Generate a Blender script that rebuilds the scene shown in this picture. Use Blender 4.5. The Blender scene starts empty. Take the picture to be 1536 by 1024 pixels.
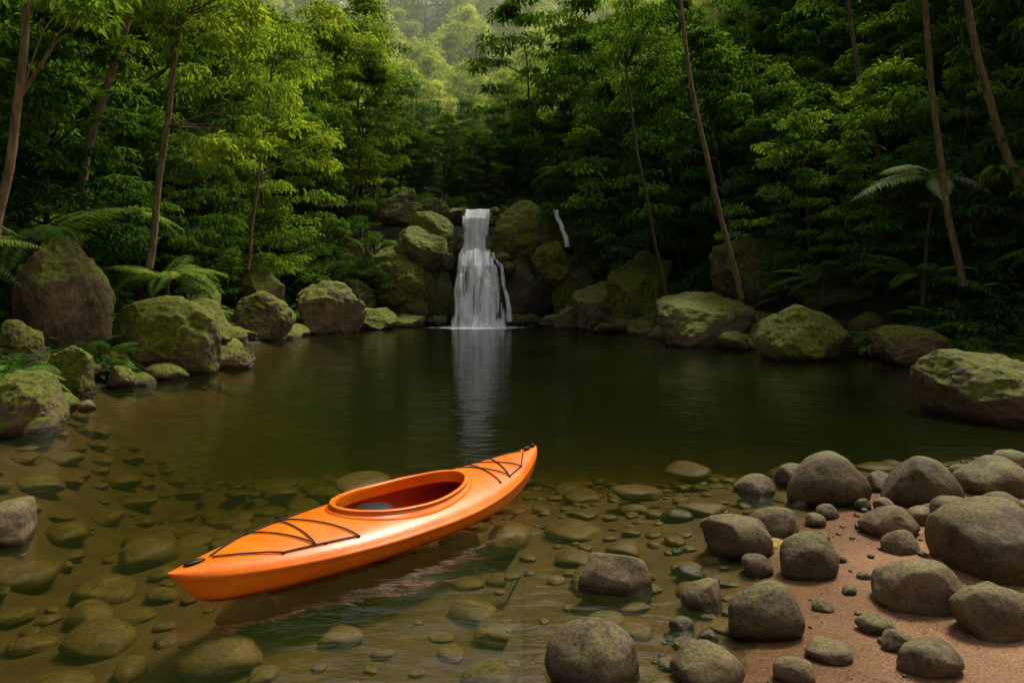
import bpy, bmesh, math, random
import numpy as np
from mathutils import Vector, noise, Matrix
random.seed(7); rng=np.random.default_rng(7)
sc=bpy.context.scene
sc.view_settings.view_transform='Standard'; sc.view_settings.look='None'; sc.view_settings.exposure=0
col=sc.collection

# ------------------------------------------------------------------ helpers
def link(o,parent=None):
    col.objects.link(o)
    if parent: o.parent=parent
    return o
def empty(name,loc=(0,0,0)):
    e=bpy.data.objects.new(name,None); e.location=loc; return link(e)
def ss(a,b,x):
    t=min(1,max(0,(x-a)/(b-a))); return t*t*(3-2*t)
def interp(x,pts):
    if x<=pts[0][0]: return pts[0][1]
    for (a,va),(b,vb) in zip(pts,pts[1:]):
        if x<=b: return va+(vb-va)*(x-a)/(b-a)
    return pts[-1][1]
def nz(x,y,z=0,s=1.0): return noise.noise(Vector((x*s,y*s,z*s)))

class MB:
    def __init__(s): s.V=[];s.F=[];s.M=[];s.T=[];s.n=0
    def add(s,V,F,mat=0,tint=0.5):
        V=np.asarray(V,float).reshape(-1,3);F=np.asarray(F,int).reshape(-1,4)
        s.V.append(V);s.F.append(F+s.n);s.M.append(np.full(len(F),mat))
        s.T.append(np.full(len(V),tint) if np.isscalar(tint) else np.asarray(tint,float)); s.n+=len(V)
    def mesh(s,name,mats,smooth=False):
        V=np.concatenate(s.V);F=np.concatenate(s.F);M=np.concatenate(s.M);T=np.concatenate(s.T)
        me=bpy.data.meshes.new(name)
        me.vertices.add(len(V));me.vertices.foreach_set('co',V.ravel())
        me.loops.add(len(F)*4);me.loops.foreach_set('vertex_index',F.ravel().astype(np.int32))
        me.polygons.add(len(F));me.polygons.foreach_set('loop_start',(np.arange(len(F))*4).astype(np.int32))
        me.polygons.foreach_set('loop_total',np.full(len(F),4,np.int32))
        me.polygons.foreach_set('material_index',M.astype(np.int32))
        me.polygons.foreach_set('use_smooth',np.full(len(F),smooth) if smooth is not None else (M==1))
        a=me.attributes.new('tint','FLOAT','POINT');a.data.foreach_set('value',T.astype(np.float32))
        for m in mats: me.materials.append(m)
        me.update(calc_edges=True); return me
def norm(A): return A/np.maximum(1e-9,np.linalg.norm(A,axis=-1,keepdims=True))
def add_leaves(B,C,A,N,L,W,tint,mat=0,curl=0.18):
    n=len(C);A=norm(A);S=norm(np.cross(A,N));N2=np.cross(S,A)
    L=np.broadcast_to(np.asarray(L,float),(n,))[:,None];W=np.broadcast_to(np.asarray(W,float),(n,))[:,None]
    v=np.stack([C,C+A*L*.42+S*W*.5+N2*W*.18,C+A*L-N2*L*curl,C+A*L*.42-S*W*.5+N2*W*.18],1)
    t=np.repeat(np.broadcast_to(tint,(n,)),4)
    B.add(v.reshape(-1,3),np.arange(n*4).reshape(-1,4),mat,t)
def tube(B,path,rad,k=8,mat=1,tint=.5,closed=False):
    P=np.asarray(path,float);n=len(P)
    rad=np.broadcast_to(np.asarray(rad,float),(n,))
    if closed: T=norm(np.roll(P,-1,0)-np.roll(P,1,0))
    else: T=norm(np.gradient(P,axis=0))
    ref=np.array([0.,0,1.]) if abs(T[0][2])<.8 else np.array([0.,1,0])
    V=[]
    for i in range(n):
        u=norm(np.cross(T[i],ref));w=np.cross(T[i],u)
        for j in range(k):
            a=2*math.pi*j/k;V.append(P[i]+rad[i]*(math.cos(a)*u+math.sin(a)*w))
    F=[]
    for i in range(n if closed else n-1):
        i2=(i+1)%n
        for j in range(k):
            j2=(j+1)%k;F.append((i*k+j,i*k+j2,i2*k+j2,i2*k+j))
    B.add(V,F,mat,tint)
def clump(B,c,rc,nl,L,tint,droop=.5,flat=.55,mat=0,wr=.42):
    d=norm(rng.normal(size=(nl,3)));d[:,2]=np.abs(d[:,2])*1.0-.25
    r=rng.uniform(.45,1.05,nl)[:,None]
    p=np.array(c)+d*r*np.array([rc,rc,rc*flat])
    ax=d*np.array([1,1,.3])+rng.normal(size=(nl,3))*.45;ax[:,2]-=droop
    N=np.array([0,0,1.])+d*.5+rng.normal(size=(nl,3))*.35
    LL=L*rng.uniform(.65,1.25,nl)
    add_leaves(B,p,ax,N,LL,LL*wr,np.clip(tint+rng.normal(size=nl)*.13,0,1),mat)

# ------------------------------------------------------------------ materials
def newmat(name):
    m=bpy.data.materials.new(name);m.use_nodes=True;nt=m.node_tree;nt.nodes.clear()
    return m,nt,(lambda t,**k:_nd(nt,t,k)),(lambda a,b:nt.links.new(a,b))
def _nd(nt,t,k):
    n=nt.nodes.new(t)
    for a,v in k.items(): setattr(n,a,v)
    return n
def setin(n,**k):
    for a,v in k.items(): n.inputs[a.replace('_',' ')].default_value=v
def ramp(N,pts):
    r=N('ShaderNodeValToRGB');e=r.color_ramp.elements
    while len(e)<len(pts): e.new(.5)
    for x,(p,c) in zip(e,pts): x.position=p;x.color=(*c,1)
    return r
def maprange(N,a,b,c=0,d=1):
    n=N('ShaderNodeMapRange');n.clamp=True
    for i,v in zip((1,2,3,4),(a,b,c,d)): n.inputs[i].default_value=v
    return n
def math_(N,op,v=None):
    n=N('ShaderNodeMath',operation=op)
    if v is not None:n.inputs[1].default_value=v
    return n

def mat_leaf(name,cols,gloss=.35,transl=.3):
    m,nt,N,Lk=newmat(name)
    at=N('ShaderNodeAttribute',attribute_name='tint');oi=N('ShaderNodeObjectInfo')
    a=math_(N,'MULTIPLY_ADD',.40);Lk(oi.outputs['Random'],a.inputs[0]);a.inputs[2].default_value=-.20
    b=math_(N,'ADD');Lk(at.outputs['Fac'],b.inputs[0]);Lk(a.outputs[0],b.inputs[1])
    r=ramp(N,cols);Lk(b.outputs[0],r.inputs[0])
    p=N('ShaderNodeBsdfDiffuse');Lk(r.outputs[0],p.inputs['Color'])
    t=N('ShaderNodeBsdfTranslucent')
    mul=N('ShaderNodeMixRGB',blend_type='MULTIPLY');mul.inputs[0].default_value=1;mul.inputs[2].default_value=(1.6,1.5,.5,1)
    Lk(r.outputs[0],mul.inputs[1]);Lk(mul.outputs[0],t.inputs['Color'])
    mx=N('ShaderNodeMixShader');mx.inputs[0].default_value=transl
    Lk(p.outputs[0],mx.inputs[1]);Lk(t.outputs[0],mx.inputs[2])
    o=N('ShaderNodeOutputMaterial');Lk(mx.outputs[0],o.inputs[0]);return m
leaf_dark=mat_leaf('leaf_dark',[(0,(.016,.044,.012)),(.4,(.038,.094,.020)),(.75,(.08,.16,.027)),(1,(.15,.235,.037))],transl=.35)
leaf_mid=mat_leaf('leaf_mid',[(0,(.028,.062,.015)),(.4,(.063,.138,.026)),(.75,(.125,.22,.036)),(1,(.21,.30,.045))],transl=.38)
leaf_bright=mat_leaf('leaf_bright',[(0,(.05,.095,.018)),(.4,(.12,.21,.032)),(.75,(.22,.32,.042)),(1,(.34,.41,.06))],transl=.42)  # lighter leaf copy: backlit glow of left-centre trees put into the colour
leaf_far_hazed=mat_leaf('leaf_far_hazed',[(0,(.15,.21,.05)),(.4,(.24,.32,.07)),(.75,(.33,.41,.09)),(1,(.43,.48,.12))],transl=.5)  # distance haze put into the leaf colour: paler greens for far trees

def mat_bark(name,c1,c2):
    m,nt,N,Lk=newmat(name)
    tc=N('ShaderNodeTexCoord');mp=N('ShaderNodeMapping');mp.inputs['Scale'].default_value=(6,6,1.5)
    no=N('ShaderNodeTexNoise');setin(no,Scale=2.0,Detail=8.0,Roughness=.65)
    Lk(tc.outputs['Object'],mp.inputs[0]);Lk(mp.outputs[0],no.inputs['Vector'])
    r=ramp(N,[(.35,c1),(.65,c2)]);Lk(no.outputs['Fac'],r.inputs[0])
    p=N('ShaderNodeBsdfPrincipled');Lk(r.outputs[0],p.inputs['Base Color']);p.inputs['Roughness'].default_value=.85
    b=N('ShaderNodeBump');setin(b,Strength=.6,Distance=.03);Lk(no.outputs['Fac'],b.inputs['Height']);Lk(b.outputs[0],p.inputs['Normal'])
    o=N('ShaderNodeOutputMaterial');Lk(p.outputs[0],o.inputs[0]);return m
bark=mat_bark('bark',(.025,.018,.01),(.08,.06,.028))
bark_light=mat_bark('bark_light',(.04,.03,.012),(.19,.14,.055))

def mat_rock(name,dark,light,moss,thr,scale=2.0,wet_top=.10,bump=.05,spec=.4,soft=.35):
    m,nt,N,Lk=newmat(name)
    geo=N('ShaderNodeNewGeometry');oi=N('ShaderNodeObjectInfo')
    n1=N('ShaderNodeTexNoise');setin(n1,Scale=scale,Detail=10.0,Roughness=.65)
    n2=N('ShaderNodeTexNoise');setin(n2,Scale=scale*9,Detail=8.0,Roughness=.75)
    n3=N('ShaderNodeTexNoise');setin(n3,Scale=scale*1.3,Detail=8.0,Roughness=.75,Distortion=.4)
    for n in(n1,n2,n3): Lk(geo.outputs['Position'],n.inputs['Vector'])
    add=math_(N,'MULTIPLY_ADD',.5);Lk(n2.outputs['Fac'],add.inputs[0]);
    hf=math_(N,'MULTIPLY',.5);Lk(n1.outputs['Fac'],hf.inputs[0]);Lk(hf.outputs[0],add.inputs[2])
    rn=math_(N,'MULTIPLY_ADD',.12);Lk(oi.outputs['Random'],rn.inputs[0]);Lk(add.outputs[0],rn.inputs[2])
    r=ramp(N,[(.44,dark),(.56,tuple(a*.6+b*.4 for a,b in zip(dark,light))),(.70,light)]);Lk(rn.outputs[0],r.inputs[0])
    sx=N('ShaderNodeSeparateXYZ');Lk(geo.outputs['Normal'],sx.inputs[0])
    ma=math_(N,'MULTIPLY_ADD',3.2);Lk(n3.outputs['Fac'],ma.inputs[0]);Lk(sx.outputs['Z'],ma.inputs[2])
    mr=maprange(N,thr,thr+soft);Lk(ma.outputs[0],mr.inputs[0])
    mcol=N('ShaderNodeMixRGB');mcol.inputs[1].default_value=(*[c*.25 for c in moss],1);mcol.inputs[2].default_value=(*[c*1.6 for c in moss],1)
    mcr=maprange(N,.35,.65);Lk(n2.outputs['Fac'],mcr.inputs[0]);Lk(mcr.outputs[0],mcol.inputs[0])
    mx=N('ShaderNodeMixRGB');Lk(mr.outputs[0],mx.inputs[0]);Lk(r.outputs[0],mx.inputs[1]);Lk(mcol.outputs[0],mx.inputs[2])
    sp=N('ShaderNodeSeparateXYZ');Lk(geo.outputs['Position'],sp.inputs[0])
    wz=math_(N,'MULTIPLY_ADD',wet_top*.9);Lk(n1.outputs['Fac'],wz.inputs[0]);wz.inputs[2].default_value=-wet_top*.45
    wa=math_(N,'SUBTRACT');Lk(sp.outputs['Z'],wa.inputs[0]);Lk(wz.outputs[0],wa.inputs[1])
    wr=maprange(N,wet_top*.35,wet_top,.38,1);Lk(wa.outputs[0],wr.inputs[0])
    mw=N('ShaderNodeMixRGB',blend_type='MULTIPLY');mw.inputs[0].default_value=1;Lk(mx.outputs[0],mw.inputs[1]);Lk(wr.outputs[0],mw.inputs[2])
    p=N('ShaderNodeBsdfPrincipled');Lk(mw.outputs[0],p.inputs['Base Color']);p.inputs['Specular IOR Level'].default_value=spec
    rr=maprange(N,wet_top*.35,wet_top,.22,.72);Lk(wa.outputs[0],rr.inputs[0]);Lk(rr.outputs[0],p.inputs['Roughness'])
    b=N('ShaderNodeBump');setin(b,Strength=1.0,Distance=bump)
    Lk(add.outputs[0],b.inputs['Height']);Lk(b.outputs[0],p.inputs['Normal'])
    o=N('ShaderNodeOutputMaterial');Lk(p.outputs[0],o.inputs[0]);return m
rock_mossy=mat_rock('rock_mossy',(.035,.026,.014),(.28,.20,.11),(.125,.135,.012),1.74,1.3,.16,.16,.2)
rock_very_mossy=mat_rock('rock_very_mossy',(.03,.025,.012),(.20,.15,.07),(.12,.135,.010),1.34,1.1,.2,.18,.2)
rock_cliff=mat_rock('rock_cliff',(.012,.011,.007),(.11,.085,.05),(.08,.09,.010),1.5,.8,.5,.3,.3)
rock_river=mat_rock('rock_river',(.034,.024,.011),(.195,.138,.070),(.11,.092,.024),2.3,5,.06,.018,.25)
rock_under=mat_rock('rock_under',(.13,.078,.022),(.42,.26,.085),(.19,.145,.03),2.6,4,.001,.015,.1)

# ------------------------------------------------------------------ terrain
XL=[(-14,-2),(-9,-6),(0,-6),(5,-4.6),(8.4,-6.3),(12,-7.8),(15,-7.5),(20,-9.0),(30,-9.2),(36,-8.5),(40,-8.5),(60,-11),(90,-16),(150,-24)]
XR=[(-14,-1),(-9,.5),(0,.75),(3.1,1.0),(4.5,1.7),(5.76,2.7),(7.1,4.6),(8,6.5),(8.8,9.5),(9.6,12),(14,13),(16.5,12.2),(18.5,10.2),(22,8.3),(24,7),(30,6),(36,4.5),(40,2.5),(60,-2.5),(90,-5),(150,-12)]
def dist(x,y):
    return max(interp(y,XL)-x,x-interp(y,XR))
def height(x,y):
    d=dist(x,y)
    beach=1-ss(7.5,9.5,y) if x>0 else 0
    wob=nz(x,y,1,.25)*.9+nz(x,y,5,.9)*.25
    floor=-99
    if y>36: floor=-1+6.9*ss(40.0,41.6,y)+.30*max(0,y-44)+.42*max(0,y-75)
    if d<=0:
        if y>9: md=interp(y,[(9,.9),(14,1.8),(25,2.5),(40,2.0)])
        else: md=interp(y,[(0,.28),(4,.34),(6,.42),(9,.9)])+.10*max(0,-x-1.5)
        k=.10 if beach>.5 else .5
        z=-min(md,.012+k*-d)+nz(x,y,3,1.2)*.03
    else:
        zb=.05*d+max(0,d-4.5)*.55
        zs=.30*min(d,2.5)+max(0,d-2.5)*.85
        zs+=wob*min(1,d/3)
        z=beach*zb+(1-beach)*zs+nz(x,y,3,2.5)*.018*min(1,d*3)
        if y<-2: z=zb
    if y>36:
        f2=floor+(wob if y>43 else 0)
        if y>44 and d>0: z+=.25*(y-44)
        z=max(z,f2)
    if z>60: z=60+(z-60)*.2
    return z
def spaced(segs):
    out=[];
    for a,b,s in segs:
        n=max(1,int(round((b-a)/s)));out+=[a+(b-a)*i/n for i in range(n)]
    out.append(segs[-1][1]);return out
xs=spaced([(-320,-60,20),(-60,-14,1.5),(-14,-6,.4),(-6,6,.11),(6,15,.4),(15,60,1.5),(60,320,20)])
ys=spaced([(-320,-20,20),(-20,1.5,.8),(1.5,9,.11),(9,45,.5),(45,150,2.5),(150,420,20)])
V=[(x,y,height(x,y)) for y in ys for x in xs];nx=len(xs)
F=[(j*nx+i,j*nx+i+1,(j+1)*nx+i+1,(j+1)*nx+i) for j in range(len(ys)-1) for i in range(nx-1)]
m,nt,N,Lk=newmat('ground_soil_sand')
geo=N('ShaderNodeNewGeometry');sp=N('ShaderNodeSeparateXYZ');Lk(geo.outputs['Position'],sp.inputs[0])
g1=N('ShaderNodeTexNoise');setin(g1,Scale=3.0,Detail=10.0,Roughness=.65);Lk(geo.outputs['Position'],g1.inputs['Vector'])
g2=N('ShaderNodeTexNoise');setin(g2,Scale=70.0,Detail=6.0,Roughness=.85);Lk(geo.outputs['Position'],g2.inputs['Vector'])
soil=ramp(N,[(.3,(.012,.012,.006)),(.5,(.022,.030,.008)),(.7,(.05,.055,.015))]);Lk(g1.outputs['Fac'],soil.inputs[0])
s_a=math_(N,'MULTIPLY_ADD',.65);Lk(g2.outputs['Fac'],s_a.inputs[0]);hh=math_(N,'MULTIPLY',.35);Lk(g1.outputs['Fac'],hh.inputs[0]);Lk(hh.outputs[0],s_a.inputs[2])
sand=ramp(N,[(.40,(.11,.050,.020)),(.5,(.40,.195,.085)),(.60,(.62,.38,.21))]);Lk(s_a.outputs[0],sand.inputs[0])
bed=ramp(N,[(.38,(.10,.056,.015)),(.5,(.25,.145,.042)),(.62,(.39,.24,.082))]);Lk(s_a.outputs[0],bed.inputs[0])
by=maprange(N,8,9.5,1,0);Lk(sp.outputs['Y'],by.inputs[0])
bx=maprange(N,-.5,.8,0,1);Lk(sp.outputs['X'],bx.inputs[0])
bb=math_(N,'MULTIPLY');Lk(by.outputs[0],bb.inputs[0]);Lk(bx.outputs[0],bb.inputs[1])
mA=N('ShaderNodeMixRGB');Lk(bb.outputs[0],mA.inputs[0]);Lk(soil.outputs[0],mA.inputs[1]);Lk(sand.outputs[0],mA.inputs[2])
uw=maprange(N,-.10,.0,0,1);Lk(sp.outputs['Z'],uw.inputs[0])
mB=N('ShaderNodeMixRGB');Lk(uw.outputs[0],mB.inputs[0]);Lk(bed.outputs[0],mB.inputs[1]);Lk(mA.outputs[0],mB.inputs[2])
wet=maprange(N,.0,.07,.5,1);wn=math_(N,'MULTIPLY_ADD',-.12);Lk(g1.outputs['Fac'],wn.inputs[0]);Lk(sp.outputs['Z'],wn.inputs[2]);
wn2=math_(N,'ADD',.06);Lk(wn.outputs[0],wn2.inputs[0]);Lk(wn2.outputs[0],wet.inputs[0])
mC=N('ShaderNodeMixRGB',blend_type='MULTIPLY');mC.inputs[0].default_value=1;Lk(mB.outputs[0],mC.inputs[1]);Lk(wet.outputs[0],mC.inputs[2])
p=N('ShaderNodeBsdfPrincipled');Lk(mC.outputs[0],p.inputs['Base Color']);p.inputs['Specular IOR Level'].default_value=.25
wro=maprange(N,.01,.08,.35,.9);Lk(wn2.outputs[0],wro.inputs[0]);Lk(wro.outputs[0],p.inputs['Roughness'])
bm_=N('ShaderNodeBump');setin(bm_,Strength=1.0,Distance=.04);Lk(s_a.outputs[0],bm_.inputs['Height']);Lk(bm_.outputs[0],p.inputs['Normal'])
o=N('ShaderNodeOutputMaterial');Lk(p.outputs[0],o.inputs[0])
B=MB();B.add(V,F,0)
link(bpy.data.objects.new('ground',B.mesh('ground',[m],True)))

# ------------------------------------------------------------------ water
m,nt,N,Lk=newmat('pool_water')
geo=N('ShaderNodeNewGeometry')
mp=N('ShaderNodeMapping');mp.inputs['Scale'].default_value=(.8,1.8,1);Lk(geo.outputs['Position'],mp.inputs[0])
w1=N('ShaderNodeTexNoise');setin(w1,Scale=3.0,Detail=4.0,Roughness=.5,Distortion=.3);Lk(mp.outputs[0],w1.inputs['Vector'])
w2=N('ShaderNodeTexNoise');setin(w2,Scale=.5,Detail=2.0);Lk(mp.outputs[0],w2.inputs['Vector'])
wm=math_(N,'MULTIPLY');Lk(w1.outputs['Fac'],wm.inputs[0]);Lk(w2.outputs['Fac'],wm.inputs[1])
b=N('ShaderNodeBump');setin(b,Strength=.55,Distance=.05);Lk(wm.outputs[0],b.inputs['Height'])
fr=N('ShaderNodeFresnel');fr.inputs['IOR'].default_value=1.34;Lk(b.outputs[0],fr.inputs['Normal'])
gl=N('ShaderNodeBsdfGlossy');gl.inputs['Roughness'].default_value=.015;Lk(b.outputs[0],gl.inputs['Normal'])
tr=N('ShaderNodeBsdfTransparent');tr.inputs['Color'].default_value=(.97,.98,.95,1)
tb=N('ShaderNodeBsdfDiffuse');tb.inputs['Color'].default_value=(.065,.10,.022,1)
m0=N('ShaderNodeMixShader');m0.inputs[0].default_value=.065;Lk(tr.outputs[0],m0.inputs[1]);Lk(tb.outputs[0],m0.inputs[2])
mx=N('ShaderNodeMixShader');Lk(fr.outputs[0],mx.inputs[0]);Lk(m0.outputs[0],mx.inputs[1]);Lk(gl.outputs[0],mx.inputs[2])
va=N('ShaderNodeVolumeAbsorption');va.inputs['Color'].default_value=(.63,.60,.17,1);va.inputs['Density'].default_value=.68
o=N('ShaderNodeOutputMaterial');Lk(mx.outputs[0],o.inputs['Surface']);Lk(va.outputs[0],o.inputs['Volume'])
bm=bmesh.new();bmesh.ops.create_cube(bm,size=1)
for v in bm.verts: v.co=Vector((v.co.x*60,v.co.y*57+12,-5 if v.co.z<0 else 0))
me=bpy.data.meshes.new('pool_water');bm.to_mesh(me);bm.free();me.materials.append(m)
link(bpy.data.objects.new('water',me))
m,nt,N,Lk=newmat('mist');vs_=N('ShaderNodeVolumeScatter');setin(vs_,Density=.0028,Anisotropy=.35);vs_.inputs['Color'].default_value=(.95,1,.74,1)
o=N('ShaderNodeOutputMaterial');Lk(vs_.outputs[0],o.inputs['Volume'])
bm=bmesh.new();bmesh.ops.create_cube(bm,size=1)
for v in bm.verts: v.co=Vector((v.co.x*200-10,48+(v.co.y+.5)*130,3+(v.co.z+.5)*65))
me=bpy.data.meshes.new('mist');bm.to_mesh(me);bm.free();me.materials.append(m)
link(bpy.data.objects.new('mist',me))

# ------------------------------------------------------------------ rocks
def ico(n):
    bm=bmesh.new();bmesh.ops.create_icosphere(bm,subdivisions=n,radius=1)
    V=np.array([v.co[:] for v in bm.verts]);F=[tuple(v.index for v in f.verts) for f in bm.faces];bm.free();return V,F
ICO={n:ico(n) for n in(2,3,4,5,6)}
def rock_shape(n,seed,ang=.5,rough=.06):
    V=ICO[n][0].copy();r=random.Random(seed)
    off=Vector((r.uniform(-50,50),r.uniform(-50,50),r.uniform(-50,50)))
    low=np.array([noise.noise(Vector(v)*.9+off) for v in V]);V*= (1+.25*low)[:,None]
    for _ in range(int(14*ang)+2):
        nn=Vector((r.gauss(0,1),r.gauss(0,1),r.gauss(0,.7)));nn.normalize();nn=np.array(nn)
        o=r.uniform(.55,.9);d=V@nn-o;V-=np.maximum(d,0)[:,None]*nn*min(.97,.4+.75*ang)
    hi=[]
    for v in V:
        q=Vector(v)*2.2+off;a=noise.noise(q)*.6+(.35-abs(noise.noise(q*1.7)))*.7*ang+noise.noise(q*3)*.25
        if n>=5: a+=noise.noise(q*6.5)*.16
        if n>=6: a+=noise.noise(q*14)*.07
        hi.append(a)
    V*=(1+rough*np.array(hi))[:,None]
    V/=np.abs(V).max(0)
    return V
def add_rock(name,x,y,w,h,mat,base=None,depth=None,ang=.5,rot=None,seed=None,n=5,rough=.08,tilt=(0,0),sink=.3):
    seed=seed if seed is not None else random.randint(0,9999)
    V=rock_shape(n,seed,ang,rough)
    r=random.Random(seed)
    base=height(x,y) if base is None else base
    dp=depth or w*r.uniform(.75,.95)
    V=V*np.array([w/2,dp/2,h*(1+sink)/2])
    M=np.array(Matrix.Rotation(rot if rot is not None else r.uniform(-.3,.3),3,'Z')@Matrix.Rotation(tilt[0],3,'X')@Matrix.Rotation(tilt[1],3,'Y'))
    V=V@M.T
    me=bpy.data.meshes.new(name);me.from_pydata(V.tolist(),[],ICO[n][1]);me.materials.append(mat)
    me.polygons.foreach_set('use_smooth',[True]*len(me.polygons))
    ob=bpy.data.objects.new(name,me);ob.location=(x,y,base+h*(1-sink)/2);return link(ob)
river=[(2.77,5.95,.72,.48),(2.22,6.2,.40,.2),(2.68,6.5,.42,.23),(3.42,6.25,.3,.17),(3.44,5.75,.62,.40),(2.03,5.2,.39,.2),
(1.575,4.8,.5,.3),(1.89,4.35,.39,.27),(.655,4.28,.52,.26),(1.165,4.47,.22,.10),(1.14,4.02,.3,.17),(.92,3.7,.14,.11),(1.03,3.6,.12,.07),
(1.36,3.65,.44,.27),(.40,3.28,.48,.28),(.92,3.22,.35,.18),(2.8,5.05,.4,.22),(2.67,4.67,.27,.15),(3.24,4.95,.44,.28),(3.03,4.3,.68,.46),
(2.3,3.88,.51,.26),(2.5,3.55,.43,.24),(4.23,6.0,.66,.33),(3.83,5.4,.4,.18),(3.13,5.25,.2,.13),(1.58,4.42,.21,.13),(1.91,3.58,.19,.08),
(1.92,3.4,.18,.09),(1.57,3.38,.24,.08),(2.54,5.5,.2,.11),(2.9,5.65,.14,.1),(5.0,6.85,.42,.2),(1.95,3.2,.3,.14),(1.31,3.17,.2,.11),(4.48,6.8,.26,.1),
(4.9,6.1,.6,.3),(4.6,5.3,.6,.33),(3.75,4.6,.45,.25),(3.1,3.6,.5,.28),(1.43,5.85,.34,.1),(4.1,6.75,.3,.15),
(2.35,5.3,.17,.1),(2.25,4.95,.12,.07),(3.3,5.35,.22,.12),(2.45,5.8,.16,.09),(1.75,5.0,.14,.08),(2.15,4.55,.1,.06),(1.75,3.85,.12,.06),(2.75,3.95,.14,.07),(3.6,5.15,.18,.1),(2.0,4.05,.09,.05),(1.25,4.3,.13,.07),(3.05,5.6,.17,.1)]
for i,(x,y,w,h) in enumerate(river):
    b=min(height(x,y),.10); b=max(b,-.04) if h>.12 else b
    add_rock('river_stone',x,y,w*1.0,h*.98,rock_river,base=b,ang=.7 if i in(8,10,6) else .22,seed=100+i,rough=.06,sink=.5)
add_rock('river_stone',-3.75,5.0,.62,.36,rock_river,base=-.02,ang=.5,seed=301)
add_rock('river_stone',-6.6,10.6,.32,.17,rock_river,base=-.02,ang=.3,seed=302)
add_rock('river_stone',6.85,11,.42,.26,rock_river,base=-.02,ang=.6,seed=303)
bl=[(-9.1,14.2,2.1,2.45,.6,.75),(-7.75,15.3,2.6,1.8,0,.35),(-8.75,12.1,1.25,1.1,.25,.3),(-7.9,12.2,1.05,.88,0,.35),(-6.75,16.4,1.1,.62,0,.5),
(-9.7,26,2.8,1.9,0,.4),(-8.4,31.2,3.5,2.5,-.1,.75),(-7.5,13.1,.6,.42,0,.4),(-7.5,10.95,.65,.32,0,.4),(-6.9,34.3,2.3,1.1,0,.7),(-6.45,8.9,1.5,.85,-.05,.4),
(-8.6,17.8,1.6,1.2,.3,.5),(-9.4,20.5,2.0,1.4,.4,.5),(-10.6,23,2.4,1.9,.6,.5),(-10.6,28.5,2.2,2.0,1.2,.6),(-9.3,22.8,1.2,.7,0,.5),
(6.5,24,3.9,2.0,0,.5),(8.2,19.1,3.2,1.5,0,.35),(10.05,17.4,2.1,1.0,0,.55),(7.0,9.9,2.1,1.0,0,.55),(7.3,22.2,1.2,.6,0,.5),
(12.0,24.5,6.0,3.2,.8,.8),(15.6,23,5,4.0,1.0,.8),(13.2,19.5,2.2,.8,.2,.5),(15,17.5,2.4,1.1,.2,.5),(9.6,27,4,3.2,1.0,.8),(11.8,17.9,1.0,.45,0,.5)]
for i,(x,y,w,h,b,a) in enumerate(bl):
    tl=(0,0)
    if i in(21,22,25): tl=(.1,-.55)
    if i==16: tl=(0,-.25)
    add_rock('mossy_boulder',x,y,w,h,rock_mossy if i not in(1,9,17,21,12,3,13) else rock_very_mossy,base=b,ang=min(.9,a+.16),seed=500+i,n=6 if w>2 or y<13 else 5,rough=.15,tilt=tl)
cl=[(-7.2,40.2,6.4,6.0,0,.8,1),(-9.8,39.5,4.5,5.0,.3,.8,1),(-6.9,42.5,3.2,2.2,6.0,.6,2),(-4.6,40.6,3.2,3.2,3.9,.35,1),(-5.2,39.4,3.6,2.6,3.4,.5,1),(.75,40.4,4.3,3.6,3.7,.3,1),
(.9,40.2,4.4,4.6,-.3,.7,0),(-4.6,39.6,2.8,4.4,-.4,.7,0),(-2.2,41.4,3.4,6.6,-.6,.6,0),(-2.1,39.4,2.0,3.6,-.6,.5,0),(3.6,38.9,3.6,4.0,-.2,.8,0),(4.6,34.6,3.9,3.0,-.2,.85,2),(3.3,35.6,2.6,1.6,-.2,.8,2),(6.4,33.5,3.6,4.0,.2,.8,1),
(-3.2,44.6,3.2,1.0,6.4,.4,2),(-5.4,45,3,1.5,6.6,.4,2),(-.8,45.5,2.5,.8,6.4,.4,2),(3.4,41.5,3.6,2.6,4.4,.5,1),(-5.8,36.9,2.2,.8,-.1,.8,2),(-4.3,37.5,1.2,.7,-.1,.8,0),(.9,37.6,1.6,.8,-.1,.8,0),(2.2,36.9,1.8,.8,-.1,.8,2),(4.3,31.8,1.4,.5,-.05,.6,2),(-8.7,36.8,3.4,2.6,0,.8,0),(-.2,41.8,3,5.6,0,.6,0),(5.2,40,4,5.5,1,.8,1),
(-3.25,39.5,.8,.6,6.2,.5,0),(-.95,39.4,.7,.5,6.3,.5,0),(-3.6,38.5,.9,.9,3.2,.6,0),(-.3,38.3,1.0,1.0,2.6,.6,0),
(.1,37.3,1.0,.9,-.2,.7,0),(-3.9,37.3,.9,.8,-.2,.7,0),(-.5,38.7,1.2,.7,3.5,.5,1),(-6.4,38.6,3.2,2.4,1.6,.6,1),(2.3,38.9,2.6,2.2,2.6,.5,1)]
mm=[rock_cliff,rock_very_mossy,rock_mossy]
for i,(x,y,w,h,b,a,k) in enumerate(cl):
    add_rock('cliff_rock',x,y,w,h,mm[k],base=b,ang=a,seed=800+i,n=6 if w>1.5 else 4,rough=.18,sink=.12 if k==0 else .25)

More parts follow.
